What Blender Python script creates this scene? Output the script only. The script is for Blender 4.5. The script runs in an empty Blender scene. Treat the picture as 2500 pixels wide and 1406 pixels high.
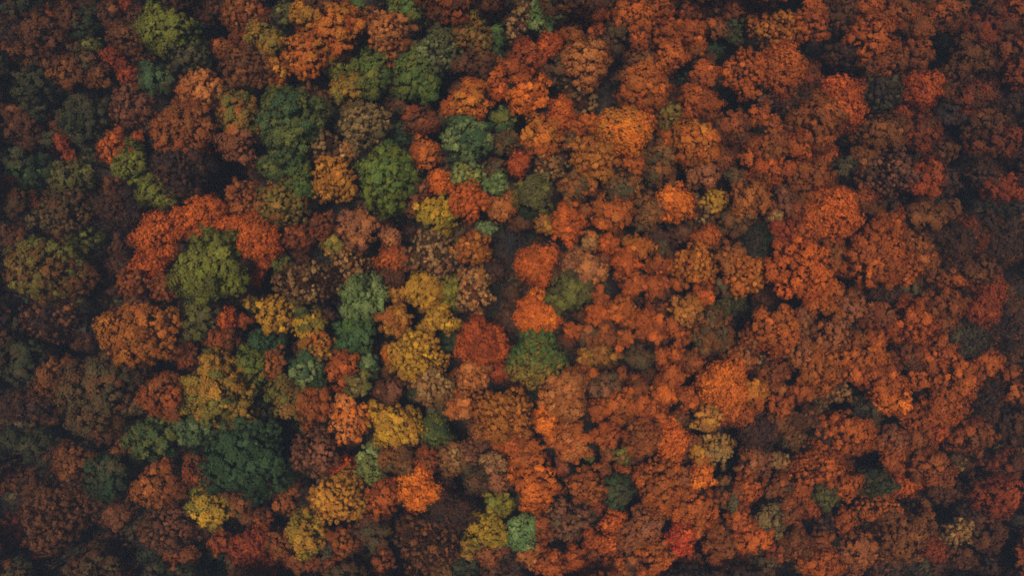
import bpy, math
import numpy as np

# ------------------------------------------------------------------ camera, sky, sun, exposure
scene = bpy.context.scene
CAM_H = 100.0                      # drone height above the forest floor
F_PX, PW, PH = 1660.0, 2500.0, 1406.0
cam_data = bpy.data.cameras.new("camera")
cam = bpy.data.objects.new("camera", cam_data)
scene.collection.objects.link(cam)
cam.location = (0, 0, CAM_H)
cam.rotation_euler = (0, 0, 0)
cam_data.sensor_width = 36.0
cam_data.lens = 36.0 * F_PX / PW
cam_data.clip_start = 0.5
cam_data.clip_end = 2000.0
scene.camera = cam

SUN_EL, SUN_AZ = math.radians(86), math.radians(300)
world = bpy.data.worlds.new("World")
scene.world = world
world.use_nodes = True
wn = world.node_tree.nodes
wl = world.node_tree.links
wn.clear()
sky = wn.new("ShaderNodeTexSky")
sky.sky_type = 'NISHITA'
sky.sun_disc = False
sky.sun_elevation = SUN_EL
sky.sun_rotation = SUN_AZ
sky.air_density = 1.0
sky.dust_density = 3.0
bg = wn.new("ShaderNodeBackground")
bg.inputs["Strength"].default_value = 0.05
wo = wn.new("ShaderNodeOutputWorld")
wl.new(sky.outputs[0], bg.inputs[0])
wl.new(bg.outputs[0], wo.inputs[0])

sun_data = bpy.data.lights.new("sun", 'SUN')
sun_data.energy = 4.8
sun_data.angle = math.radians(13)          # soft sun through thin cloud
sun_data.color = (1.0, 0.95, 0.88)
sun = bpy.data.objects.new("sun", sun_data)
scene.collection.objects.link(sun)
sun.location = (0, 0, 150)
sun.rotation_euler = (math.radians(90) - SUN_EL, 0, math.radians(180) - SUN_AZ)

vs = scene.view_settings
vs.view_transform = 'Standard'
vs.look = 'None'
vs.gamma = 1.0
vs.use_curve_mapping = False
vs.exposure = -0.4
scene.cycles.max_bounces = 4
scene.cycles.diffuse_bounces = 1
scene.cycles.use_denoising = False
scene.cycles.denoiser = 'OPENIMAGEDENOISE'
scene.cycles.denoising_input_passes = 'RGB_ALBEDO_NORMAL'
scene.cycles.denoising_prefilter = 'ACCURATE'
scene.cycles.filter_width = 1.9
scene.cycles.transmission_bounces = 2
scene.cycles.volume_bounces = 0
scene.cycles.volume_step_rate = 10.0

RNG = np.random.default_rng(20)
COL = scene.collection.objects


def lin(c):
    c = np.asarray(c, float) / 255.0
    return np.where(c <= 0.04045, c / 12.92, ((c + 0.055) / 1.055) ** 2.4)


# ------------------------------------------------------------------ materials
def new_mat(name):
    m = bpy.data.materials.new(name)
    m.use_nodes = True
    nt = m.node_tree
    nt.nodes.clear()
    return m, nt, nt.nodes.new("ShaderNodeOutputMaterial")


def leaf_material():
    m, nt, out = new_mat("autumn_leaves")
    at = nt.nodes.new("ShaderNodeAttribute")
    at.attribute_name = "leaf_colour"
    pr = nt.nodes.new("ShaderNodeBsdfPrincipled")
    pr.inputs["Roughness"].default_value = 0.75
    pr.inputs["Specular IOR Level"].default_value = 0.12
    tr = nt.nodes.new("ShaderNodeBsdfTranslucent")
    mx = nt.nodes.new("ShaderNodeMixShader")
    mx.inputs[0].default_value = 0.16
    nt.links.new(at.outputs["Color"], pr.inputs["Base Color"])
    nt.links.new(at.outputs["Color"], tr.inputs["Color"])
    nt.links.new(pr.outputs[0], mx.inputs[1])
    nt.links.new(tr.outputs[0], mx.inputs[2])
    nt.links.new(mx.outputs[0], out.inputs[0])
    return m


def noise_material(name, stops, scale, rough=0.9, bump=0.0, detail=6.0):
    m, nt, out = new_mat(name)
    tc = nt.nodes.new("ShaderNodeTexCoord")
    nz = nt.nodes.new("ShaderNodeTexNoise")
    nz.inputs["Scale"].default_value = scale
    nz.inputs["Detail"].default_value = detail
    ramp = nt.nodes.new("ShaderNodeValToRGB")
    el = ramp.color_ramp.elements
    while len(el) < len(stops):
        el.new(0.5)
    for e, (p, c) in zip(el, stops):
        e.position = p
        e.color = (*c, 1)
    pr = nt.nodes.new("ShaderNodeBsdfPrincipled")
    pr.inputs["Roughness"].default_value = rough
    pr.inputs["Specular IOR Level"].default_value = 0.1
    nt.links.new(tc.outputs["Object"], nz.inputs["Vector"])
    nt.links.new(nz.outputs["Fac"], ramp.inputs[0])
    nt.links.new(ramp.outputs[0], pr.inputs["Base Color"])
    if bump:
        bp = nt.nodes.new("ShaderNodeBump")
        bp.inputs["Strength"].default_value = bump
        nt.links.new(nz.outputs["Fac"], bp.inputs["Height"])
        nt.links.new(bp.outputs[0], pr.inputs["Normal"])
    nt.links.new(pr.outputs[0], out.inputs[0])
    return m


M_LEAF = leaf_material()
M_BARK = noise_material("bark", [(0.3, (0.035, 0.028, 0.024)), (0.7, (0.085, 0.07, 0.06))], 3.0, 0.95, 0.4)
M_TWIG = noise_material("grey_twigs", [(0.3, (0.035, 0.028, 0.025)), (0.7, (0.08, 0.066, 0.058))], 2.0, 0.95)
M_FLOOR = noise_material("leaf_litter", [(0.35, (0.010, 0.008, 0.006)), (0.5, (0.030, 0.019, 0.012)),
                                         (0.65, (0.060, 0.032, 0.016))], 2.2, 0.95, 0.5, 10)


# ------------------------------------------------------------------ mesh helpers
def mesh_from_leaves(name, verts, colours, mat):
    """verts (n,3,3), colours (n,3): n separate leaf blades with one colour each"""
    n = len(verts)
    me = bpy.data.meshes.new(name)
    me.vertices.add(n * 3)
    me.vertices.foreach_set("co", np.ascontiguousarray(verts, np.float32).ravel())
    me.loops.add(n * 3)
    me.loops.foreach_set("vertex_index", np.arange(n * 3, dtype=np.int32))
    me.polygons.add(n)
    me.polygons.foreach_set("loop_start", np.arange(0, n * 3, 3, dtype=np.int32))
    at = me.attributes.new("leaf_colour", 'FLOAT_COLOR', 'FACE')
    c4 = np.ones((n, 4), np.float32)
    c4[:, :3] = colours
    at.data.foreach_set("color", c4.ravel())
    me.materials.append(mat)
    me.update(calc_edges=True)
    return me


class Tubes:
    """collects tapered tubes"""
    def __init__(self):
        self.v, self.f = [], []

    def tube(self, pts, radii, sides=6):
        pts = np.asarray(pts, float)
        base = sum(len(x) for x in self.v)
        k = len(pts)
        ring = []
        for i in range(k):
            d = pts[min(i + 1, k - 1)] - pts[max(i - 1, 0)]
            d = d / (np.linalg.norm(d) + 1e-9)
            u = np.cross(d, (0.31, 0.87, 0.12))
            u /= np.linalg.norm(u) + 1e-9
            w = np.cross(d, u)
            a = np.arange(sides) * (2 * math.pi / sides)
            ring.append(pts[i] + radii[i] * (np.cos(a)[:, None] * u + np.sin(a)[:, None] * w))
        self.v.append(np.concatenate(ring))
        for i in range(k - 1):
            for j in range(sides):
                j2 = (j + 1) % sides
                self.f.append((base + i * sides + j, base + i * sides + j2,
                               base + (i + 1) * sides + j2, base + (i + 1) * sides + j))

    def mesh(self, name, mat):
        me = bpy.data.meshes.new(name)
        me.from_pydata(np.concatenate(self.v).tolist(), [], self.f)
        me.materials.append(mat)
        for p in me.polygons:
            p.use_smooth = True
        return me


def unit(v):
    return v / (np.linalg.norm(v, axis=-1, keepdims=True) + 1e-9)


# ------------------------------------------------------------------ the palette: leaf colours, with frame-edge darkening put into the browns and darker rusts
PAL = dict(dg=(50, 55, 35), fg=(58, 71, 38), g=(82, 96, 44), bg=(106, 112, 40), tg=(68, 84, 50), sg=(122, 122, 70),
           pt=(104, 126, 76), ol=(110, 98, 42), ob=(84, 70, 44), yg=(138, 118, 38), ye=(172, 132, 38), gd=(162, 118, 42),
           am=(174, 106, 38), bo=(108, 62, 36), co=(130, 75, 40), cb=(156, 84, 40), pe=(180, 108, 62), pk=(140, 83, 59),
           ta=(152, 114, 76), br=(206, 104, 38), bz=(224, 104, 34), vr=(184, 78, 34), rr=(134, 59, 34), re=(178, 60, 40),
           rd=(114, 54, 33), ru=(138, 68, 36), rk=(85, 48, 33), bn=(96, 57, 38), db=(62, 46, 40))
PAL["or"] = (168, 83, 36)
GAIN = 1.0          # display colour of lit foliage -> leaf reflectance
ADJ = {"am": (1.0, 0.97, 0.59), "bg": (1.0, 0.88, 0.6), "bn": (0.9, 0.9, 0.62), "bo": (1.0, 0.99, 0.62), "br": (1.25, 1.2, 0.55), "bz": (1.3, 1.22, 0.5), "cb": (0.99, 0.98, 0.55), "co": (1.0, 0.98, 0.6), "db": (0.8,
       0.76, 0.66), "dg": (0.85, 0.9, 0.65), "fg": (0.76, 0.86, 0.85), "g": (0.9, 0.98, 0.8), "gd": (1.12, 0.94, 0.66), "ob": (0.9, 0.93, 0.75), "ol": (0.94, 1.05, 0.72), "or": (1.07, 1.0, 0.5), "pe": (1.0, 1.0, 0.66),
       "pk": (0.92, 0.9, 0.66), "pt": (0.85, 0.88, 0.66), "rd": (1.25, 1.0, 0.49), "re": (1.1, 0.8, 0.66), "rk": (0.95, 0.94, 0.5), "rr": (1.1, 0.98, 0.45), "ru": (1.04, 0.98, 0.5), "sg": (0.98, 1.08, 0.95), "ta": (1.0,
       1.0, 0.66), "tg": (0.84, 0.95, 0.85), "vr": (1.08, 1.22, 0.55), "ye": (1.2, 1.05, 0.6), "yg": (0.98, 0.95, 0.62)}
# reflectance of a single leaf: deeper than the crown's overall colour, as light bounces between leaves and through haze
LEAF = {k: np.clip(lin(v) * np.array(ADJ.get(k, (1, 1, 1))), 0.002, 0.8) for k, v in PAL.items()}
WORD = dict(dg="dark green", fg="forest green", g="green", bg="lime green", tg="teal green", sg="sage green",
            pt="pale teal", ol="olive", ob="olive brown", yg="yellow green", ye="yellow", gd="golden", am="amber",
            bo="orange brown", co="copper brown", cb="copper", pe="peach", pk="dusty pink", ta="tan", br="bright orange",
            bz="blazing orange", vr="vermilion", rr="brick red", re="scarlet", rd="dim red", ru="rust", rk="dim rust",
            bn="brown", db="dark brown")  # darker words also cover crowns whose colour holds the edge darkening
WORD["or"] = "orange"
TEX = dict(L="", F="feathery ", D="speckled ", S="thinly leaved ", B="bare ")

# x, y, half width, half height in photograph pixels, crown type, main and second leaf colour (edge vignette included), turn, lift, split
TREES = """
110 25 45 30 L bn ru
100 85 50 46 L bo bn
25 45 42 40 S db bn
20 92 30 22 S db rk
160 38 32 32 L bn bo
202 60 30 46 L dg ob
265 35 30 34 L bn bo
293 15 18 26 F rd rr
335 35 30 28 S bn rk
305 88 46 44 D bn co
405 68 66 58 L ol bg
474 75 28 34 L dg g
27 143 42 36 L bo rk
100 138 42 30 L bo bn
163 112 30 28 L bo ob
220 110 28 22 L ob ol
203 142 30 24 L ob bo
165 175 40 42 L bo co
235 190 30 30 D bo co
278 140 26 26 F rd rr
312 182 30 22 F rd rr -25
345 140 22 20 S bn co
370 193 50 37 L tg ob
470 140 50 38 D ob dg
80 214 56 52 L dg ob
196 284 60 58 L ob dg
312 258 60 50 D bn pk
28 262 36 36 L bo bn
86 276 26 24 L ob dg
48 315 52 42 L bn rk
112 338 24 22 L ob dg
146 348 13 30 F rd rr
172 386 14 18 F rd rr
176 345 24 20 L dg ob
220 382 30 22 D dg ob
275 365 34 45 L ru or
327 330 18 10 L ru or
482 215 56 58 D pe cb
445 315 80 66 L co ru
352 308 26 16 L ob bo
435 415 78 74 D db bn
458 14 44 18 F rk rd
505 28 34 30 S bn rk
592 36 62 46 D co ru
690 30 26 32 L ob ol
752 38 46 36 L am gd 0 1
822 72 60 62 L am or 0 1
742 132 56 64 D or am
645 95 46 42 L ol am
590 98 32 26 F ru rk
540 116 24 24 L co ru
602 162 64 50 D bn co
668 178 37 35 L gd or
578 270 54 56 L ol cb
698 298 74 84 L tg ol
770 250 42 46 S bn co
580 355 40 50 L pk co
785 355 52 42 S bn ta
835 163 37 37 L ol bg
848 222 46 32 L gd ol -30
895 300 72 54 D ta ob
870 20 30 26 L dg g
938 74 60 58 D pe cb
955 150 22 26 L co ru
1015 14 70 40 L g ol
1010 66 15 16 L pk co
905 178 36 64 L g ol 18
1013 188 58 68 L g ol
1072 120 52 68 D ob sg
1148 75 56 56 D co ol
1165 20 32 26 L ol co
1190 28 26 30 F pk co
1213 92 20 46 L dg g
1262 45 32 52 S ta pk
1160 155 50 36 L bn rk
1212 142 22 20 L ob dg
1140 246 52 45 L or am
1215 205 26 40 L or vr
1020 288 46 28 L bn ru
1055 311 16 16 L or ru
975 320 30 36 D dg tg
938 428 62 92 L g bg
1037 373 32 42 L cb or
1143 338 62 52 L sg tg
1228 292 32 28 L tg ol
1235 343 31 34 L ob co
1130 388 44 26 D dg tg
1330 35 38 43 L g sg
1342 105 33 28 F vr rr
1292 140 48 36 L ru rr
1245 166 24 22 L ru or
1288 225 47 44 L or br
1385 30 28 30 L rk bn
1400 82 27 29 L co ru
1432 145 55 55 L pe cb
1360 177 40 33 L bn ob
1415 235 52 38 S bn ta
1452 25 39 32 L or cb
1458 70 27 19 L ru or
1555 35 48 48 L or cb
1562 96 23 22 L or ru
1500 85 33 36 L bn ob
1625 10 40 22 L or ru
1630 80 42 36 L or ru
1560 137 42 24 L co bn
1640 132 41 35 L or cb
1580 205 62 58 L or cb
1690 75 40 34 L or ru
1368 275 29 44 F vr or
1328 330 49 46 L or am
1530 318 64 56 F br am 0 1
1452 390 62 58 L am cb
1450 305 28 22 L or br
1400 312 28 26 L ru or
1395 346 24 22 L ob co
1555 280 22 20 L ob ol
1605 288 26 26 L ru or
1640 278 31 29 L co ol
1630 336 23 21 L or cb
1612 395 46 50 L co ob
1555 402 28 25 L or cb
1690 228 26 30 L ru rk
1692 18 34 24 L ru rk
1752 66 27 27 L ru ob
1790 70 32 46 D dg ob
1800 18 24 30 L ru rk
1850 25 38 28 F rk rd
1895 72 60 46 D ru am
1985 45 44 62 D ru or
1740 128 28 22 F dg fg
1702 120 21 20 L co or
1718 185 42 33 L or ru
1710 250 52 40 L ru or
1820 174 54 64 D or ru
1912 158 50 58 F or ru 0 1
1980 185 38 32 F rk rd
1835 230 22 12 L co or
1890 246 46 26 L db pk
2062 245 55 72 F rr vr
1998 292 62 58 L ru co
1858 285 29 29 L or ru
1894 315 27 31 L cb ru
1790 310 46 43 L bn ru
1703 345 56 58 L or am
1738 372 28 28 L co cb
1965 347 42 40 L ru or
1882 360 46 34 L ru co
1830 382 25 24 L ru or
2020 385 22 38 F or ru
2052 36 40 40 L bn rk
2130 86 66 48 L ru or
2125 25 30 36 L ru or
2205 28 50 34 L ru bo
2310 25 52 40 L bo ru
2255 66 34 29 L bo ru
2240 128 46 40 L ru bo
2060 128 46 28 D db rk
2165 156 54 27 L bo ru
2150 220 58 56 D db ob
2258 222 46 48 F rr vr
2205 276 28 17 F rr rd
2255 318 46 43 L rk rd
2160 326 64 50 L bo co
2430 60 68 48 L rk rd
2380 132 58 44 L rk bo
2472 128 38 42 L rk rd
2335 182 44 37 L rk bo
2385 230 54 38 L rk rd
2465 186 46 30 L db rk
2475 242 40 32 L db rk
2400 302 47 42 L rk bo
2430 350 62 36 L rk rd
2482 310 32 28 L rk db
30 385 38 30 L ob dg
75 418 50 40 L dg g
22 456 32 24 F rd rk
65 490 28 24 F rd rk
165 434 52 37 L ob ol
30 492 28 36 L bo ob
142 514 70 60 D bo ob
205 586 47 34 L dg ol
35 577 37 30 L bn bo
112 660 108 80 L bo ol
290 508 52 56 F db rk
270 446 25 22 S bn rd
318 398 40 50 L ol bg
372 462 52 31 L ol bg -38
378 582 50 54 F or vr 0 1
498 528 58 46 F vr or 0 1
618 584 68 50 F vr or -10 1
640 640 20 26 F vr ru
623 674 18 17 F vr or
360 650 44 32 F vr rr
436 545 34 40 F vr or 0 1
558 552 36 36 F vr or 0 1
315 692 40 36 D co rd
398 702 34 40 D rd co
512 656 95 86 L ol bg 0 1
290 650 37 36 F rk db
590 482 50 47 D co ru
682 502 76 55 D ol co
662 402 42 30 L tg ol
728 440 30 44 L g ol
812 437 63 54 D am gd
848 370 24 27 D ta cb
735 580 47 30 D ru rk
785 547 32 32 D ru rk
868 556 50 44 L pk pe
808 598 19 30 L ol gd
745 690 70 64 S bn ta
690 648 24 27 L ol dg
850 636 52 43 S co ta
850 690 17 22 D ru co
1008 475 27 47 L pk co -25
1072 440 28 32 F vr br
1138 488 58 46 D or vr
1140 425 44 36 D sg yg
1212 447 33 30 D sg g
1065 520 51 45 L ye yg
1226 505 40 33 L cb pe 20
1182 562 24 23 F sg tg
953 578 20 26 F pk pe
958 632 46 24 F ru or
950 670 42 25 F rk bn
1060 620 66 62 S ta pk
1150 606 46 46 D ru am
1155 676 46 27 D cb ta
1160 720 50 46 S pe ta
1245 585 54 66 B db bn
1268 545 28 20 F rk bn
1030 706 48 44 L gd ye
1090 715 26 42 L yg ol
1066 776 46 36 L gd ye
965 720 23 24 L gd co
885 732 64 56 L sg g
868 806 54 52 L tg g
1265 398 25 31 F rr vr
1345 405 46 31 S ta co
1305 470 51 43 L ob ol
1405 456 41 41 L cb ob
1520 460 51 40 L co ob
1495 526 56 43 L or cb
1430 515 19 20 L ru co
1388 545 37 51 L or vr
1330 546 21 29 L gd co
1585 520 36 48 L co ob
1652 495 41 48 L br or
1442 590 19 26 L ta cb
1487 592 27 21 L or vr
1560 604 36 29 L or am
1525 640 33 36 L ru vr
1308 645 42 62 F vr or -40
1425 655 53 47 L pe pk
1475 630 20 20 L bn ru
1600 648 30 23 L ru or
1602 698 31 33 L ru or
1548 690 29 37 L or ru
1388 710 56 58 L ob ol
1463 723 25 29 L ru or
1620 612 24 22 L ob bn
1768 386 24 34 F bn ru
1722 420 46 29 L pk pe
1742 494 34 33 D ye gd
1705 520 42 44 S bn ta
1838 486 58 49 L cb co
1798 542 46 29 L bo ob
1892 420 46 34 L vr ru
1840 428 17 16 L ru rr
1800 433 23 20 L ob co
1990 430 56 31 L ru co
1985 470 39 24 L co bo
1915 480 22 37 L pk bn
1955 512 34 33 L ru bo
1896 526 20 17 L ta co
2040 526 66 69 F vr or
2110 480 24 37 L ru bo
1910 566 32 30 L rr rd
1975 572 40 26 L ru vr
1845 597 54 50 F db dg
1728 580 37 29 F or ru
1698 646 55 53 D am or
1662 688 23 23 L cb or
1715 720 33 29 L ru vr
1640 650 22 20 L co or
1790 625 38 36 L co cb
1824 672 53 54 D or am
1952 660 76 68 L or vr 0 1
2035 622 42 40 L ru co
2082 640 36 38 L ru rk
2010 726 49 42 L or cb
1770 702 25 22 L ob ru
2060 410 32 26 L ob db
2110 382 30 27 L co bo
2178 420 62 64 D db pk
2270 436 43 46 L ru rr
2325 442 29 39 D db bn
2410 426 52 28 D db rk
2455 455 56 34 L rr rd
2180 546 46 37 L or ru
2260 526 51 33 L bo co
2145 622 80 70 L or ru
2230 600 46 36 D ru co
2215 660 31 45 D ru or
2255 636 36 30 L co ru
2305 666 43 30 L ru bo
2355 676 24 20 L ru or
2330 598 54 60 F db rk
2372 575 34 48 F rk rd
2400 662 51 31 L bo rk
2418 702 42 42 F rr rd
2455 602 56 36 F rk db
2420 546 42 26 D db rk
2480 556 30 30 D db rk
2450 512 52 24 D db dg
2310 742 56 39 L ru bo
2170 717 42 23 F db rk
2230 706 27 25 L ob bn
110 775 76 50 S db co
330 815 84 84 L cb am
45 886 58 60 L dg ob
130 918 52 42 L bo co 30
235 968 98 108 L ob bo
55 986 57 42 F db rk
392 970 65 56 L ru co
375 1075 76 44 L tg ol
470 1050 44 40 L tg sg
290 1100 24 20 L co bo
95 1086 50 39 L dg ob
455 868 29 32 L ru bo
210 836 34 14 F rk db
532 955 88 90 L gd ol
482 786 46 49 L ob ol
548 776 26 27 F vr rr
535 832 52 24 L bo ru
595 786 16 18 L ru rd
666 768 50 44 D gd ye
610 736 16 22 L ol gd
722 752 32 25 L ol tg
750 796 43 29 L ol ye
770 850 47 47 D gd or
612 900 33 66 L bg fg
650 840 44 30 L tg fg
662 890 37 41 D co cb
745 900 46 43 L tg sg
698 966 49 45 L ol co
835 897 41 43 L ru or
762 995 51 48 L cb ru
810 950 13 13 L ru or
640 1012 27 32 L dg ob
852 1030 46 60 D pe br
600 1125 112 86 L fg tg 0 1
765 1105 58 60 D bn pk
898 890 22 32 L tg sg
962 786 38 38 L cb gd
1018 866 72 62 D gd ye
958 872 24 36 L am or
1182 836 68 55 F rr vr
1218 906 17 28 F rr rd
1312 868 66 76 D g gd 0 0 split
875 940 29 33 L ol ta
950 955 40 31 L bn pk
1055 940 58 52 D co ta
1152 922 42 46 D cb pe
1118 990 38 33 L or pe
958 1040 66 50 L gd ye 15
1058 1055 40 38 F fg ol
1232 1014 72 70 D cb am
1255 1085 47 24 F or ru
995 1085 24 24 L co bn
1172 1055 27 27 F co pk
1312 768 64 47 F vr br -12
1398 806 19 23 L or ru
1455 770 25 27 L or vr
1517 760 42 33 L or cb
1430 816 24 20 L ob ru
1475 820 27 28 L ru co
1525 822 26 15 L or cb -20
1572 775 22 23 L ru or
1606 790 21 23 L ru or
1547 782 16 17 L ru or
1570 813 18 19 L or ru
1601 820 19 18 L or ru
1588 748 10 12 L ru rk
1617 750 11 17 L ru rk
1512 845 14 14 L ru or
1460 868 50 26 L co gd
1560 872 34 34 L bn ob
1612 867 16 22 L ru or
1650 862 23 29 L ru or
1690 882 26 25 L ru co
1642 920 39 37 L ru or
1427 897 12 13 L or ru
1450 915 13 18 L or cb
1398 912 27 22 L ru co
1382 968 61 54 L cb pe
1475 946 31 37 L ob pk
1515 984 41 44 L or cb
1462 1005 24 27 L or ru
1560 945 26 28 L ru bo
1520 915 16 16 L ru co
1592 950 10 8 L or cb
1628 967 26 25 L or br
1678 975 27 31 L or ru
1578 996 30 26 L ru or
1615 1016 19 19 L ru or
1660 1020 26 21 L ru ob
1332 1030 28 46 L or br
1395 1078 52 50 L or pe
1485 1062 34 34 L ru or
1570 1075 51 49 L ru co
1642 1085 42 53 F vr br
1677 757 44 41 L pe am
1655 810 36 19 L or ru -35
1742 815 53 53 L co ob
1805 786 37 26 B db dg
1790 740 33 25 F ob dg
1755 752 22 20 L ob ol
1900 802 63 58 L or cb
1838 836 37 34 D rr co
1815 880 36 29 L cb pk
1852 882 22 22 S pk ta
1770 940 61 62 F br or 0 1
1846 958 37 36 L am or
1802 1010 52 24 F or ru
1962 780 30 24 L pk co
2030 815 46 40 L cb pk
1975 816 27 20 L co bo
1955 868 42 36 L cb pk
2005 905 53 49 L cb or
1895 910 44 27 L ru bo
1958 956 30 27 L ru or
2000 952 30 20 L co cb
1905 950 24 13 L co cb
1908 988 36 27 L or ru
2045 950 37 37 S ta co
2000 996 27 24 S ta ob
1732 1022 40 32 L pe gd
1855 1056 52 44 F db rk
1922 1030 52 30 L rk bo
1982 1022 32 30 L bn rk
1755 1095 42 40 D ta gd
1715 1110 29 27 L gd cb
2080 758 46 40 L cb pk
2152 766 34 34 L ru pk
2235 785 50 56 L or rr
2410 750 47 44 F rr rd
2316 792 37 26 L bo ru
2365 830 60 47 F db ob
2465 790 52 86 F db bo
2140 825 37 24 L or ru
2180 815 22 22 L ob co
2092 832 27 24 L co ru
2120 870 57 27 L or cb
2098 906 41 30 L or ru
2170 905 30 22 L or cb
2160 942 66 30 L or ru
2185 985 50 30 L or br
2220 872 42 34 L bn ru
2295 870 47 37 L ru or
2250 925 30 28 L or ru
2340 925 63 44 L ru or
2305 990 56 52 L or ru
2235 1025 43 24 L ru or
2415 892 43 34 L ru or
2468 915 30 32 L ru bo
2110 1010 50 40 L db ob
2420 965 62 34 F db rk
2450 1012 52 22 L rk db
2070 1060 66 58 L or ru
2180 1076 47 34 L pk ru
2245 1080 34 36 L ru co
2292 1056 29 24 F rr vr
2378 1066 59 39 L ru bo
2475 1050 37 34 L rk db
35 1166 47 32 L rk bo
125 1115 35 30 F db rk
170 1130 46 47 L bo co
252 1160 50 65 L fg ob
380 1188 68 56 L cb bo
436 1222 22 24 S ta bo
132 1258 90 82 D bn bo
280 1262 44 27 L bo pk
400 1295 82 50 D bn pk
22 1306 35 46 L rk rd
65 1380 35 32 L rk rd
190 1396 42 26 L bn rk
300 1396 30 22 F rk rd
430 1372 40 37 L ru bo
272 1330 58 34 S db bn
120 1346 34 30 S db rk
370 1342 47 28 F dg db
20 1080 28 34 L dg ob
500 1155 38 58 L ru rk 20
478 1194 21 17 L ol bg
520 1248 58 40 L ol ye -30
582 1230 35 27 L bo co
695 1212 33 38 L co ru
818 1222 77 63 D gd am
833 1135 33 28 F vr re
747 1308 50 50 L gd yg
738 1258 22 22 L yg ol
540 1325 32 30 L ru rd
510 1376 34 34 L dg fg
600 1336 40 32 F rr rd
630 1386 52 27 F rr rd
640 1310 18 40 F rr ru
677 1326 31 46 L co ru
605 1265 22 16 L co pk
642 1264 26 22 L rk ru
722 1376 26 24 L co ru
762 1376 17 17 L ru bo
562 1386 20 22 L bn ob
835 1325 40 40 L co ru
825 1380 40 26 L bo ru
905 1136 36 44 L ol sg 20
968 1115 42 47 L co ob
1040 1115 34 32 D co rr
1020 1204 46 46 F bz br 0 1
1022 1156 38 28 F vr br
935 1216 42 42 L ru or
1105 1125 40 42 D co ta
1152 1096 37 32 D bn pk
1205 1130 32 24 L pk ta
1162 1172 34 32 F bn ob
1218 1180 25 25 L pk pe
1080 1170 30 37 S db bn
1105 1252 60 47 F db rk
1215 1225 36 30 L yg ol
1196 1290 50 43 L yg ye
1145 1336 27 22 L gd ol
1273 1300 31 49 L pt sg
1197 1350 31 29 L pk cb
1228 1336 16 18 L pk co
1040 1330 82 66 S bn co
908 1300 42 37 L bn ob
935 1346 16 15 L co cb
938 1376 27 26 L bn ru
910 1396 20 15 L ru rr
890 1366 20 20 L bn ob
896 1250 20 19 L ol g
1130 1382 42 26 D dg ob
1078 1392 36 20 D ob co
1290 1356 27 23 L cb pe
1290 1116 48 38 L or cb
1306 1190 59 58 L or br
1367 1143 20 17 L pk rr
1430 1188 46 48 L cb ru
1436 1110 19 18 L ol dg
1484 1112 20 20 L co ru
1522 1112 23 25 L ol co
1475 1146 17 16 L bo ru
1524 1148 22 10 L ru or
1508 1198 41 45 L ob fg
1608 1188 66 64 L or cb
1672 1172 27 30 L cb pk
1382 1270 43 56 D pk ob
1432 1262 22 26 L ob pk
1323 1288 24 39 L ru co
1498 1275 32 26 F vr ru
1485 1326 28 30 F vr ru
1445 1320 13 29 F vr ru
1572 1278 54 38 L cb pk
1540 1322 28 26 L cb pk
1663 1317 34 40 F re vr 0 1
1610 1362 53 43 L or cb
1320 1344 24 14 L ru or
1345 1380 44 30 L ru or
1408 1362 28 32 L ru vr
1498 1380 33 33 D or cb
1435 1392 30 19 L ru or
1450 1365 18 17 L ru co
1570 1396 18 15 L or ru
1545 1370 21 20 L ob ru
1460 1236 12 20 L ru rr
1712 1160 38 31 L or br
1690 1086 23 22 L bo ru
1765 1176 14 14 L co ob
1702 1245 55 46 L or cb
1702 1291 24 24 L cb or
1850 1122 45 28 L cb pk -30
1910 1130 20 20 L co ta
1826 1158 34 20 L ru co
1822 1196 37 27 L or ru
1780 1216 30 27 L ob ru
1902 1186 37 32 L ru ob
1960 1208 32 28 L ru or
2015 1212 29 32 L ob ol
2000 1140 70 42 D or ru
2052 1182 52 34 L or ru
1940 1076 28 22 L ob co
1982 1092 27 25 S co ru
1808 1266 32 34 L ru or
1840 1313 43 39 L or vr
1888 1270 43 39 L ob ta
1910 1230 22 16 L ol dg
1760 1340 42 46 L co ru
1935 1252 32 32 L bo ru
1982 1246 24 22 L ru rr
1942 1330 42 47 L bo ru
1893 1342 24 40 D rr rk
2022 1278 32 30 D db bn
2065 1268 22 30 L ru or
2012 1326 34 24 L ru bo
2010 1376 52 34 L or ru
2100 1345 56 46 L cb pk
1810 1366 20 22 L ru or
1690 1376 32 26 L bo ru
1872 1372 37 27 L ob bn
2064 1382 18 18 L ru bo
2150 1180 44 34 L ob dg
2210 1182 31 37 F vr rr
2180 1126 37 27 L ru or
2276 1140 59 40 L ru bo
2148 1238 57 37 D or cb
2205 1305 66 60 L bo co
2460 1136 52 32 L rk rd
2340 1130 24 20 S ta db
2445 1210 53 49 L rr rd
2400 1192 37 32 L rk bo
2312 1206 42 20 L rk bn
2345 1300 37 33 D ta co
2415 1296 43 50 L rk bo
2283 1341 24 27 F rr rd
2345 1362 53 23 L rk bo
2240 1382 42 26 L db ob
2170 1388 40 24 L db bo
2262 1260 17 20 L ru bo
2440 1372 37 30 D db rk
2370 1250 40 26 D db rk
2480 1330 26 40 F db dg
"""
# ------------------------------------------------------------------ crowns
STYLE = dict(  # clump radius, clump spacing, share of clumps kept, leaf size, leaves per square metre of plan
    L=(0.46, 0.80, 1.00, 0.215, 138), F=(0.42, 0.46, 1.00, 0.19, 149), D=(0.25, 0.56, 0.92, 0.185, 126),
    S=(0.21, 0.50, 0.66, 0.17, 95), B=(0.2, 0.8, 0.10, 0.15, 12))


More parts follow.
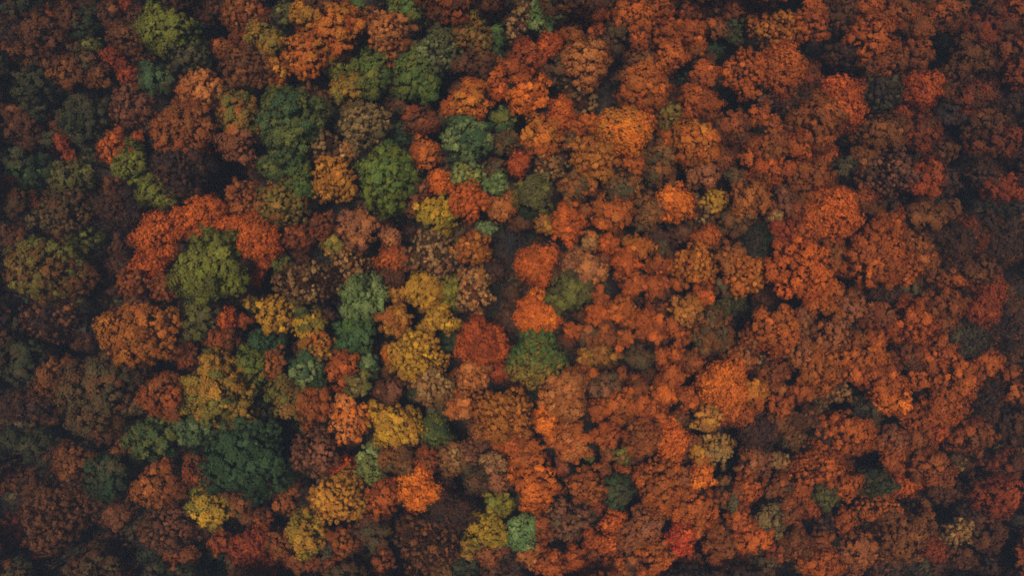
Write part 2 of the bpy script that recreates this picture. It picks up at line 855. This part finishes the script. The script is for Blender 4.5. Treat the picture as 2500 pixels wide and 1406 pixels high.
def poisson(p, s, rng):
    cell = s
    keys = np.floor(p / cell).astype(int)
    grid, keep = {}, []
    s2 = s * s
    for i, (kx, ky, kz) in enumerate(keys.tolist()):
        ok = True
        px, py, pz = p[i]
        for ax in (kx - 1, kx, kx + 1):
            for ay in (ky - 1, ky, ky + 1):
                for az in (kz - 1, kz, kz + 1):
                    q = grid.get((ax, ay, az))
                    if q is not None:
                        for j in q:
                            r = p[j]
                            if (r[0] - px) ** 2 + (r[1] - py) ** 2 + (r[2] - pz) ** 2 < s2:
                                ok = False
                                break
                    if not ok:
                        break
                if not ok:
                    break
            if not ok:
                break
        if ok:
            grid.setdefault((kx, ky, kz), []).append(i)
            keep.append(i)
    return np.array(keep, int)


def build_crown(a, b, c, rot, style, k1, k2, split, rng, thin=1.0):
    """leaf blades of one crown around the origin (crown centre); returns verts, colours, lobe centres"""
    r = 0.5 * (a + b)
    rc, sp, keep, leaf, dens = STYLE[style]
    shrink = min(1.0, 0.55 + r * 0.16)
    rc, sp = rc * shrink, sp * shrink
    # --- lobes: the big boughs of the crown
    nl = int(np.clip(4 + r * (2.6 if style != "F" else 2.0), 6, 19))
    i = np.arange(nl)
    ct = 1 - (i + 0.5) / nl * 1.12
    ph = i * 2.39996 + rng.uniform(0, 6.28)
    ct = np.clip(ct + rng.normal(0, 0.10, nl), -0.3, 1)
    ph = ph + rng.normal(0, 0.35, nl)
    st = np.sqrt(1 - ct * ct)
    d = np.stack([st * np.cos(ph), st * np.sin(ph), ct], 1)
    rad = rng.uniform(0.47, 0.70, nl)
    lc = d * rad[:, None] * np.array([a, b, c])
    lr = r * rng.uniform(0.26, 0.45, nl)
    lc = np.vstack([lc, [[0, 0, c * 0.1]]])
    lr = np.append(lr, r * 0.66)
    lw = np.clip(rng.normal(0.40, 0.28, nl + 1), 0, 1)
    lb = rng.normal(0, 0.10, nl + 1)
    # --- clumps on the lobes
    area = 4 * math.pi * lr ** 2
    cnt = np.maximum(6, (area / (sp * sp) * 2.2)).astype(int)
    own = np.repeat(np.arange(nl + 1), cnt)
    dv = unit(rng.normal(size=(len(own), 3)))
    p = lc[own] + dv * lr[own][:, None] * rng.uniform(0.9, 1.06, len(own))[:, None]
    dist = np.linalg.norm(p[:, None, :] - lc[None], axis=2) / lr[None]
    dist[np.arange(len(own)), own] = 9
    ok = (dist.min(1) > 0.84) & (p[:, 2] > -0.42 * c) & (dv[:, 2] > -0.55)
    p, own, dv = p[ok], own[ok], dv[ok]
    # ragged, lopsided outline: three slow waves round the crown push some boughs out and pull others in
    az = np.arctan2(p[:, 1], p[:, 0])
    k3 = rng.uniform(0, 6.28, 3)
    wave = 0.03 * np.sin(2 * az + k3[0]) + 0.05 * np.sin(3 * az + k3[1]) + 0.045 * np.sin(7 * az + k3[2])
    push = 1 + wave + rng.normal(0, 0.035, len(p))
    p = p * np.stack([push, push, 1 + 0.5 * wave], 1)
    pick = poisson(p, sp, rng)
    if keep < 1:
        pick = pick[rng.random(len(pick)) < keep]
    p, own, dv = p[pick], own[pick], dv[pick]
    nc = len(p)
    if nc == 0:
        p, own, dv = lc[-1:], np.array([nl]), np.array([[0, 0, 1.0]])
        nc = 1
    csz = rc * np.clip(np.exp(rng.normal(0, 0.36, nc)), 0.45, 1.9)
    cax = np.exp(rng.normal(0, 0.28, (nc, 3)))       # no two clumps of one shape
    # --- leaves on the clumps
    n = max(int(dens * math.pi * a * b * thin), nc * 4)
    per = np.maximum(3, rng.poisson(n / nc * (csz / rc) ** 2))
    ci = np.repeat(np.arange(nc), per)
    n = len(ci)
    e = unit(rng.normal(size=(n, 3)) + 0.8 * dv[ci] + np.array([0, 0, 0.3]))
    rr = rng.uniform(0.3, 1.0, n) ** 0.6 * rng.uniform(0.85, 1.3, n) if style != "F" else rng.uniform(0.2, 1.3, n)
    q = p[ci] + e * (csz[ci] * rr)[:, None] * cax[ci] * np.array([1, 1, 0.8])
    out = unit(q / np.array([a, b, c]) + np.array([0, 0, 0.15]))          # leaves face the open sky round the crown
    nrm = unit(0.8 * e + 0.5 * dv[ci] + 0.9 * out + 0.38 * rng.normal(size=(n, 3)))
    lf = leaf * np.exp(rng.normal(-0.03, 0.28, n)) / math.sqrt(thin)
    w = np.clip(lw[own][ci] + rng.normal(0, 0.24, nc)[ci] + rng.normal(0, 0.14, n), 0, 1)
    turned = rng.random(nc) < 0.12                   # whole sprays that have turned, or not yet
    w = np.where(turned[ci], 1 - w, w)
    if split:   # upper half of the crown one colour, lower half the other
        w = np.clip(0.5 - 0.9 * q[:, 1] / b - 0.55 + rng.normal(0, 0.18, nc)[ci], 0, 1)
    br = (1 + lb[own][ci]) * np.exp(rng.normal(0, 0.17, nc)[ci] + rng.normal(0, 0.08, n))
    # --- inner foliage closing the crown
    if style in "LFDS":
        m = int(n * (0.16 if style != "S" else 0.45))
        li = rng.choice(nl + 1, m, p=lr ** 2 / (lr ** 2).sum())
        e2 = unit(rng.normal(size=(m, 3)) + np.array([0, 0, 0.6]))
        q2 = lc[li] + e2 * (lr[li] * rng.uniform(0.45, 0.8, m))[:, None]
        q = np.vstack([q, q2])
        nrm = np.vstack([nrm, unit(e2 + 0.5 * rng.normal(size=(m, 3)))])
        lf = np.append(lf, leaf * 1.7 * rng.uniform(0.8, 1.2, m) / math.sqrt(thin))
        w = np.append(w, np.clip(rng.normal(0.4, 0.3, m), 0, 1))
        br = np.append(br, np.exp(rng.normal(-0.1, 0.15, m)))
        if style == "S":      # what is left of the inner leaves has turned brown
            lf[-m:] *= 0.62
    n = len(q)
    t = unit(np.cross(nrm, unit(rng.normal(size=(n, 3)))))
    s = np.cross(nrm, t)
    hl, hw = (lf * 0.58)[:, None], (lf * 0.52)[:, None]
    droop = nrm * (lf * 0.12)[:, None]
    v = np.stack([q - t * hl - s * hw, q - t * hl * 0.8 + s * hw, q + t * hl * 1.2 - droop], 1)
    col = LEAF[k1] * (1 - w[:, None]) + LEAF[k2] * w[:, None]
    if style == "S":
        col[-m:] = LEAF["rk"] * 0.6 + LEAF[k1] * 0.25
    col = np.clip(col * br[:, None] * rng.normal(1, 0.04, (n, 3)), 0.003, 0.85)
    if rot:
        cr, sr = math.cos(rot), math.sin(rot)
        R = np.array([[cr, sr, 0], [-sr, cr, 0], [0, 0, 1]])
        v = v @ R
        lc = lc @ R
    return v, col, lc


def build_trunk(tb, zc, lc, r, rng, limbs=True, off=(0, 0, 0)):
    off = np.asarray(off, float)
    lean = rng.normal(0, 0.15, 2)
    r0 = 0.09 + 0.045 * r
    top = np.array([lean[0], lean[1], zc])
    fork = np.array([lean[0] * 0.5, lean[1] * 0.5, zc - 0.55 * r - 0.4])
    tb.tube([off + (0, 0, -0.1), off + (0, 0, 0.5), off + fork, off + top], [r0 * 1.5, r0 * 1.1, r0 * 0.75, r0 * 0.3], 7)
    if limbs:
        for q in lc[:-1]:
            e = np.array([q[0], q[1], zc + q[2]])
            mid = fork + (e - fork) * 0.5 + rng.normal(0, 0.12 * r, 3) * 0.5
            tb.tube([off + fork, off + mid, off + e], [r0 * 0.42, r0 * 0.26, r0 * 0.1], 5)


def build_twigs(tb, zc, lc, a, b, c, rng, count):
    """boughs that fork twice and end in fine crooked twigs"""
    r = 0.5 * (a + b)
    base = np.array([0, 0, zc - 0.5 * r])

    def grow(p, d, length, rad, level):
        k = 3
        pts = [p]
        for i in range(k):
            d = unit(d + rng.normal(0, 0.22, 3) + np.array([0, 0, 0.05]))
            pts.append(pts[-1] + d * length / k)
        tb.tube(pts, list(np.linspace(rad, rad * 0.45, k + 1)), 4 if level == 0 else 3)
        if level < 3:
            for j in range(3 if level < 2 else 4):
                i = rng.integers(1, k + 1)
                dd = unit(d + rng.normal(0, 0.55, 3))
                grow(pts[i], dd, length * rng.uniform(0.45, 0.7), rad * 0.5, level + 1)

    for k in range(count):
        ph = k * 2.4 + rng.normal(0, 0.5)
        d = unit(np.array([math.cos(ph) * a / r, math.sin(ph) * b / r, rng.uniform(0.2, 1.1)]))
        grow(base + np.array([0, 0, rng.uniform(0, 0.7 * r)]), d, r * rng.uniform(0.5, 0.7), 0.05, 0)


def at(x, y, z):
    """photograph pixel on the level z -> metres on the ground plan"""
    k = (CAM_H - z) / F_PX
    return (x - PW / 2) * k, -(y - PH / 2) * k, k


class Tree:
    pass


trees = []
for line in TREES.strip().splitlines():
    f = line.split()
    t = Tree()
    t.x, t.y, t.rx, t.ry = map(float, f[:4])
    t.style, t.c1, t.c2 = f[4:7]
    t.rot = math.radians(float(f[7])) if len(f) > 7 else 0.0
    t.lift = float(f[8]) if len(f) > 8 else 0.0
    t.split = len(f) > 9
    t.size = math.sqrt(t.rx * t.ry)
    trees.append(t)
order = sorted(range(len(trees)), key=lambda i: -trees[i].size)
for rank, i in enumerate(order):
    trees[i].own = rank < 300
for t in trees:
    rm = t.size * 0.0505
    h = min(19.0, 9.5 + 2.05 * rm) + t.lift + RNG.normal(0, 0.5)
    if t.style == "F":
        h -= 0.6
    if t.style == "S":
        h -= 0.8
    if t.style == "B":
        h -= 1.5
    if t.c1 in ("db", "dg", "rk"):
        h -= 1.2
    kz = (CAM_H - h) / F_PX
    t.a, t.b = t.rx * kz * 1.13, t.ry * kz * 1.13
    t.c = 0.5 * (t.a + t.b) * (1.2 if t.style != "F" else 1.15)
    t.zc = h - t.c
    t.X, t.Y, _ = at(t.x, t.y, h - 0.65 * t.c)

# ------------------------------------------------------------------ labels that single each tree out
LAND = [  # photograph position of a tree one can find at once, its short name, its own label
    (600, 1125, "big forest green tree", "biggest dense forest green tree, broad round crown in the lower left of the wood"),
    (1020, 1204, "blazing orange tree", "blazing orange tree, the brightest crown of all, low in the middle"),
    (1663, 1317, "scarlet tree", "small scarlet ball-shaped tree, the only pure red crown"),
    (512, 656, "big olive tree", "big olive tree with vermilion crowns curling round its top"),
    (532, 955, "big golden tree", "big round golden tree just above the big forest green tree"),
    (1065, 520, "lemon yellow tree", "lemon yellow tree tucked under a speckled orange crown"),
    (1143, 338, "pale sage tree", "pale sage green tree, the palest crown near the top middle"),
    (938, 428, "tall green oval tree", "green tree with a tall oval crown flecked with lime"),
    (698, 298, "big teal tree", "big teal green tree up and right of the vermilion crowns"),
    (1530, 318, "glowing amber tree", "glowing bright orange tree with an amber heart, right of the top middle"),
    (1432, 145, "peach tree crown", "pale peach coloured round tree with clumped leaves near the top edge"),
    (1742, 494, "sparse yellow tree", "sparse bright yellow tree with scattered leaves beside a bright orange tree"),
    (1312, 768, "fiery vermilion tree", "fiery vermilion feathery tree touching the green and gold one below it"),
    (1312, 868, "green and gold tree", "tree with a green top half and a speckled golden lower half"),
    (818, 1222, "wide golden tree", "wide golden finely speckled tree left of the blazing orange tree"),
    (112, 660, "huge brown tree", "huge olive and orange brown tree at the left edge"),
    (235, 968, "huge mottled tree", "huge mottled olive brown tree with an upright oval crown near the left edge"),
    (330, 815, "big copper tree", "big round copper tree standing below the vermilion crowns"),
    (822, 72, "big amber tree", "big amber tree at the top, right one of a joined pair"),
    (405, 68, "top olive tree", "round olive and lime tree standing alone near the upper left corner"),
    (1245, 585, "bare grey tree", "bare leafless tree with grey twigs in the middle of the wood"),
    (1652, 495, "bright orange tree", "bright orange ragged tree left of the sparse yellow tree"),
    (1770, 940, "smooth orange tree", "large smooth bright orange tree with an amber tip to its right"),
    (1952, 660, "large orange tree", "large orange dome-shaped tree right of the middle, among rust crowns"),
    (2040, 526, "large vermilion tree", "large feathery vermilion tree above the large orange tree"),
    (1912, 158, "smooth upper orange tree", "smooth feathery orange tree near the top, joined to a speckled orange one"),
    (2062, 245, "tall brick red tree", "tall feathery brick red tree near the upper right"),
    (2258, 222, "small brick red tree", "brick red pear-shaped tree in the dark upper right corner area"),
    (2145, 622, "broad orange tree", "broadest orange tree on the right side, beside dark gaps"),
    (1306, 1190, "low orange tree", "orange tree with small dark holes in its crown, near the bottom middle"),
    (852, 1030, "dotted peach tree", "dotted peach and orange tree with dark gaps, above a small vermilion one"),
    (1900, 802, "rounded orange tree", "rounded clumpy orange tree up and right of the smooth orange tree"),
    (1273, 1300, "pale teal tree", "pale teal green narrow tree beside a yellow green one near the bottom"),
    (1232, 1014, "round copper tree", "round copper finely speckled tree below the green and gold tree"),
    (2305, 990, "rightmost orange tree", "orange tree at the lower right of an orange belt"),
    (2070, 1060, "lower right orange tree", "large ragged orange tree in the lower right"),
    (2205, 1305, "big dull brown tree", "big dull orange brown tree near the bottom right corner"),
    (2445, 1210, "edge brick red tree", "brick red spreading tree at the right edge, lower corner"),
    (2455, 455, "flat brick red tree", "flat spreading brick red tree at the right edge above a dark gap"),
    (132, 1258, "big brown speckled tree", "big brown speckled tree in the lower left corner"),
    (435, 415, "big dark speckled tree", "big dark brown speckled tree between an olive crown and a gap"),
    (885, 732, "sage clumped tree", "sage green clumped tree at the middle, left of golden crowns"),
    (1388, 710, "middle olive brown tree", "olive brown tree between peach and vermilion crowns in the middle"),
    (1608, 1188, "ragged orange tree", "large ragged orange tree left of a smaller bright orange one, lower right"),
]
SECT = ["right of", "upper right of", "above", "upper left of", "left of", "lower left of", "below", "lower right of"]
ORD = ["first", "second", "third", "fourth", "fifth", "sixth", "seventh", "eighth", "ninth", "tenth"]
marks = []
for (lx, ly, short, full) in LAND:
    t = min(trees, key=lambda q: (q.x - lx) ** 2 + (q.y - ly) ** 2)
    t.label = full
    marks.append((t, short))


def sector(l, t):
    return int(round(math.atan2(-(t.y - l.y), t.x - l.x) / (math.pi / 4))) % 8


def size_word(t):
    return "large" if t.size > 58 else ("small" if t.size < 36 else "medium")


used = set(full for *_, full in LAND)
for t in sorted(trees, key=lambda q: -q.size):
    if hasattr(t, "label") or not t.own:
        continue
    best = None
    for l, short in marks:
        dd = math.hypot(t.x - l.x, t.y - l.y)
        if dd > 700:
            continue
        k = sector(l, t)
        same = sorted((q for q in trees if q.c1 == t.c1 and q is not l and sector(l, q) == k),
                      key=lambda q: math.hypot(q.x - l.x, q.y - l.y))
        rk = same.index(t)
        cost = dd * (1 + 0.9 * rk)
        if rk < 10 and (best is None or cost < best[0]):
            best = (cost, l, short, k, rk)
    _, l, short, k, rk = best
    w = WORD[t.c1]
    rank_word = "nearest" if rk == 0 else ORD[rk]
    t.label = f"{size_word(t)} {TEX[t.style]}{w} tree, {rank_word} such {SECT[k]} the {short}"
    assert t.label not in used, t.label
    used.add(t.label)


# ------------------------------------------------------------------ ground
def build_ground():
    n, half = 90, 500.0
    g = np.linspace(-1, 1, n)
    g = np.sign(g) * np.abs(g) ** 1.8 * half
    xx, yy = np.meshgrid(g, g)
    zz = 0.35 * np.sin(xx * 0.11 + 1.3) * np.cos(yy * 0.09) + 0.2 * np.sin(xx * 0.31 + yy * 0.23)
    v = np.stack([xx, yy, zz - 0.6], 2).reshape(-1, 3)
    f = [(i * n + j, i * n + j + 1, (i + 1) * n + j + 1, (i + 1) * n + j) for i in range(n - 1) for j in range(n - 1)]
    me = bpy.data.meshes.new("forest_floor")
    me.from_pydata(v.tolist(), [], f)
    me.materials.append(M_FLOOR)
    for p in me.polygons:
        p.use_smooth = True
    o = bpy.data.objects.new("forest_floor", me)
    o["kind"] = "structure"
    COL.link(o)


build_ground()


# ------------------------------------------------------------------ the trees one by one
def name_of(t):
    if t.style == "B":
        return "bare_tree"
    if t.c1 in ("dg", "fg", "g", "bg", "tg", "sg", "pt", "ol", "yg"):
        return "green_tree"
    if t.c1 in ("ye", "gd", "am"):
        return "golden_tree"
    if t.c1 in ("vr", "rr", "re", "rd", "rk"):
        return "red_tree"
    if t.c1 in ("bn", "db", "ob", "bo", "co", "ta", "pk"):
        return "brown_tree"
    return "autumn_tree"


GROUP = "trees of the autumn wood"


def add_tree(t):
    rng = np.random.default_rng(int(t.x * 7919 + t.y * 104729) % 2 ** 31)
    v, col, lc = build_crown(t.a, t.b, t.c, t.rot, t.style, t.c1, t.c2, t.split, rng)
    root = bpy.data.objects.new(name_of(t), None)
    root.empty_display_size = 0.5
    root.location = (t.X, t.Y, 0)
    root["label"] = t.label
    root["category"] = "tree"
    root["group"] = GROUP
    COL.link(root)
    v = v + np.array([0, 0, t.zc])
    o = bpy.data.objects.new("crown", mesh_from_leaves("crown", v, col, M_LEAF))
    o.parent = root
    COL.link(o)
    tb = Tubes()
    build_trunk(tb, t.zc, lc, 0.5 * (t.a + t.b), rng)
    o = bpy.data.objects.new("trunk", tb.mesh("trunk", M_BARK))
    o.parent = root
    COL.link(o)
    if t.style in "SB":
        tb = Tubes()
        build_twigs(tb, t.zc, lc, t.a, t.b, t.c, rng, 15 if t.style == "B" else 7)
        o = bpy.data.objects.new("branches", tb.mesh("branches", M_TWIG))
        o.parent = root
        COL.link(o)
    return len(v)


total = 0
for t in trees:
    if t.own:
        total += add_tree(t)

# ------------------------------------------------------------------ the smaller trees and those beyond the frame, as one mass
vs_, cs_ = [], []
tb = Tubes()
for t in trees:
    if t.own:
        continue
    rng = np.random.default_rng(int(t.x * 7919 + t.y * 104729) % 2 ** 31)
    v, col, lc = build_crown(t.a, t.b, t.c, t.rot, t.style, t.c1, t.c2, t.split, rng)
    off = np.array([t.X, t.Y, 0])
    vs_.append(v + off + np.array([0, 0, t.zc]))
    cs_.append(col)
    build_trunk(tb, t.zc, lc, 0.5 * (t.a + t.b), rng, False, off)
ring = np.random.default_rng(5)
codes_l, codes_r = ["bo", "bn", "ob", "dg", "rk"], ["ru", "rk", "bo", "rr", "db"]
placed = []
while len(placed) < 120:
    X, Y = ring.uniform(-82, 82), ring.uniform(-55, 55)
    if abs(X) < 65 and abs(Y) < 37:
        continue
    if any((X - p[0]) ** 2 + (Y - p[1]) ** 2 < 34 for p in placed):
        continue
    placed.append((X, Y))
    r = ring.uniform(2.6, 4.6)
    code = codes_l if X < -20 else codes_r
    k1, k2 = code[ring.integers(5)], code[ring.integers(5)]
    v, col, lc = build_crown(r, r * ring.uniform(0.85, 1.15), r * 0.8, 0, "L", k1, k2, False, ring, 0.25)
    zc = 9 + 1.3 * r + ring.normal(0, 0.8)
    vs_.append(v + np.array([X, Y, zc]))
    cs_.append(col)
    build_trunk(tb, zc, lc, r, ring, False, (X, Y, 0))
# low trees in the gaps: dim crowns well below the canopy
tx = np.array([[t.X, t.Y, 0.86 * t.a, 0.86 * t.b] for t in trees])
fill = []
fr = np.random.default_rng(31)
for _ in range(12000):
    X, Y = fr.uniform(-80, 80), fr.uniform(-46, 46)
    if (((X - tx[:, 0]) / tx[:, 2]) ** 2 + ((Y - tx[:, 1]) / tx[:, 3]) ** 2).min() < 1.0:
        continue
    if any((X - p[0]) ** 2 + (Y - p[1]) ** 2 < 3.2 for p in fill):
        continue
    fill.append((X, Y))
    if len(fill) >= 620:
        break
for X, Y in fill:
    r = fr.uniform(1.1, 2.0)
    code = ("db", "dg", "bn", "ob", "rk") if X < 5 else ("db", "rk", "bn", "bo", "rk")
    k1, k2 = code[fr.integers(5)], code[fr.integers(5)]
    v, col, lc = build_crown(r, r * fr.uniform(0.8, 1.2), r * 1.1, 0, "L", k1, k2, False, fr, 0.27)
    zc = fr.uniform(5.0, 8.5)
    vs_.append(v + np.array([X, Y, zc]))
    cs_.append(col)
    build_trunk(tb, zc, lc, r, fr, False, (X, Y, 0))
print("fill", len(fill))
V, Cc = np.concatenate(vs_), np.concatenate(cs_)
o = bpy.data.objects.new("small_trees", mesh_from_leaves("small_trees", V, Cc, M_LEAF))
o["kind"] = "stuff"
o["label"] = "mass of smaller autumn trees filling the gaps between the larger crowns"
o["category"] = "woodland"
COL.link(o)
tr = bpy.data.objects.new("trunks", tb.mesh("trunks", M_BARK))
tr["kind"] = "stuff"
tr.parent = o
COL.link(tr)
total += len(V)

# ------------------------------------------------------------------ undergrowth on the forest floor
rng = np.random.default_rng(9)
nb = 5200
cx, cy = rng.uniform(-82, 82, nb), rng.uniform(-50, 50, nb)
ch = rng.uniform(0.3, 1, nb) ** 2 * 6.5
ci = np.repeat(np.arange(nb), 26)
n = len(ci)
e = unit(rng.normal(size=(n, 3)))
q = np.stack([cx[ci], cy[ci], ch[ci]], 1) + e * rng.uniform(0.3, 1.1, n)[:, None] * np.array([1, 1, 0.7])
q[:, 2] = np.maximum(q[:, 2], 0.1)
nrm = unit(e + rng.normal(size=(n, 3)) * 0.5 + np.array([0, 0, 0.6]))
tt = unit(np.cross(nrm, rng.normal(size=(n, 3))))
ss = np.cross(nrm, tt)
lf = rng.uniform(0.2, 0.45, n)[:, None]
v = np.stack([q - tt * lf * .6 - ss * lf * .5, q - tt * lf * .5 + ss * lf * .5, q + tt * lf * .7], 1)
opts = np.array([LEAF["dg"], LEAF["db"], LEAF["rk"], LEAF["ob"], LEAF["bn"]])
col = opts[rng.integers(0, 5, nb)][ci] * np.exp(rng.normal(0, 0.2, n))[:, None]
o = bpy.data.objects.new("undergrowth", mesh_from_leaves("undergrowth", v, col, M_LEAF))
o["kind"] = "stuff"
o["label"] = "dark shrubs and saplings on the shaded forest floor"
o["category"] = "undergrowth"
COL.link(o)
total += n
print("leaf blades:", total, "trees:", len(trees))

# ------------------------------------------------------------------ haze: a thin even veil added to lift the blacks
HAZE = 0.00050
if HAZE > 0:
    me = bpy.data.meshes.new("haze")
    x, y, z0, z1 = 620.0, 620.0, -3.0, 104.0
    vv = [(-x, -y, z0), (x, -y, z0), (x, y, z0), (-x, y, z0), (-x, -y, z1), (x, -y, z1), (x, y, z1), (-x, y, z1)]
    me.from_pydata(vv, [], [(0, 3, 2, 1), (4, 5, 6, 7), (0, 1, 5, 4), (1, 2, 6, 5), (2, 3, 7, 6), (3, 0, 4, 7)])
    m, nt, out = new_mat("lift_haze")
    pv = nt.nodes.new("ShaderNodeVolumePrincipled")
    pv.inputs["Color"].default_value = (0.60, 0.74, 0.98, 1)
    pv.inputs["Density"].default_value = HAZE
    pv.inputs["Anisotropy"].default_value = 0.0
    nt.links.new(pv.outputs[0], out.inputs["Volume"])
    me.materials.append(m)
    o = bpy.data.objects.new("haze", me)
    o["kind"] = "stuff"
    COL.link(o)
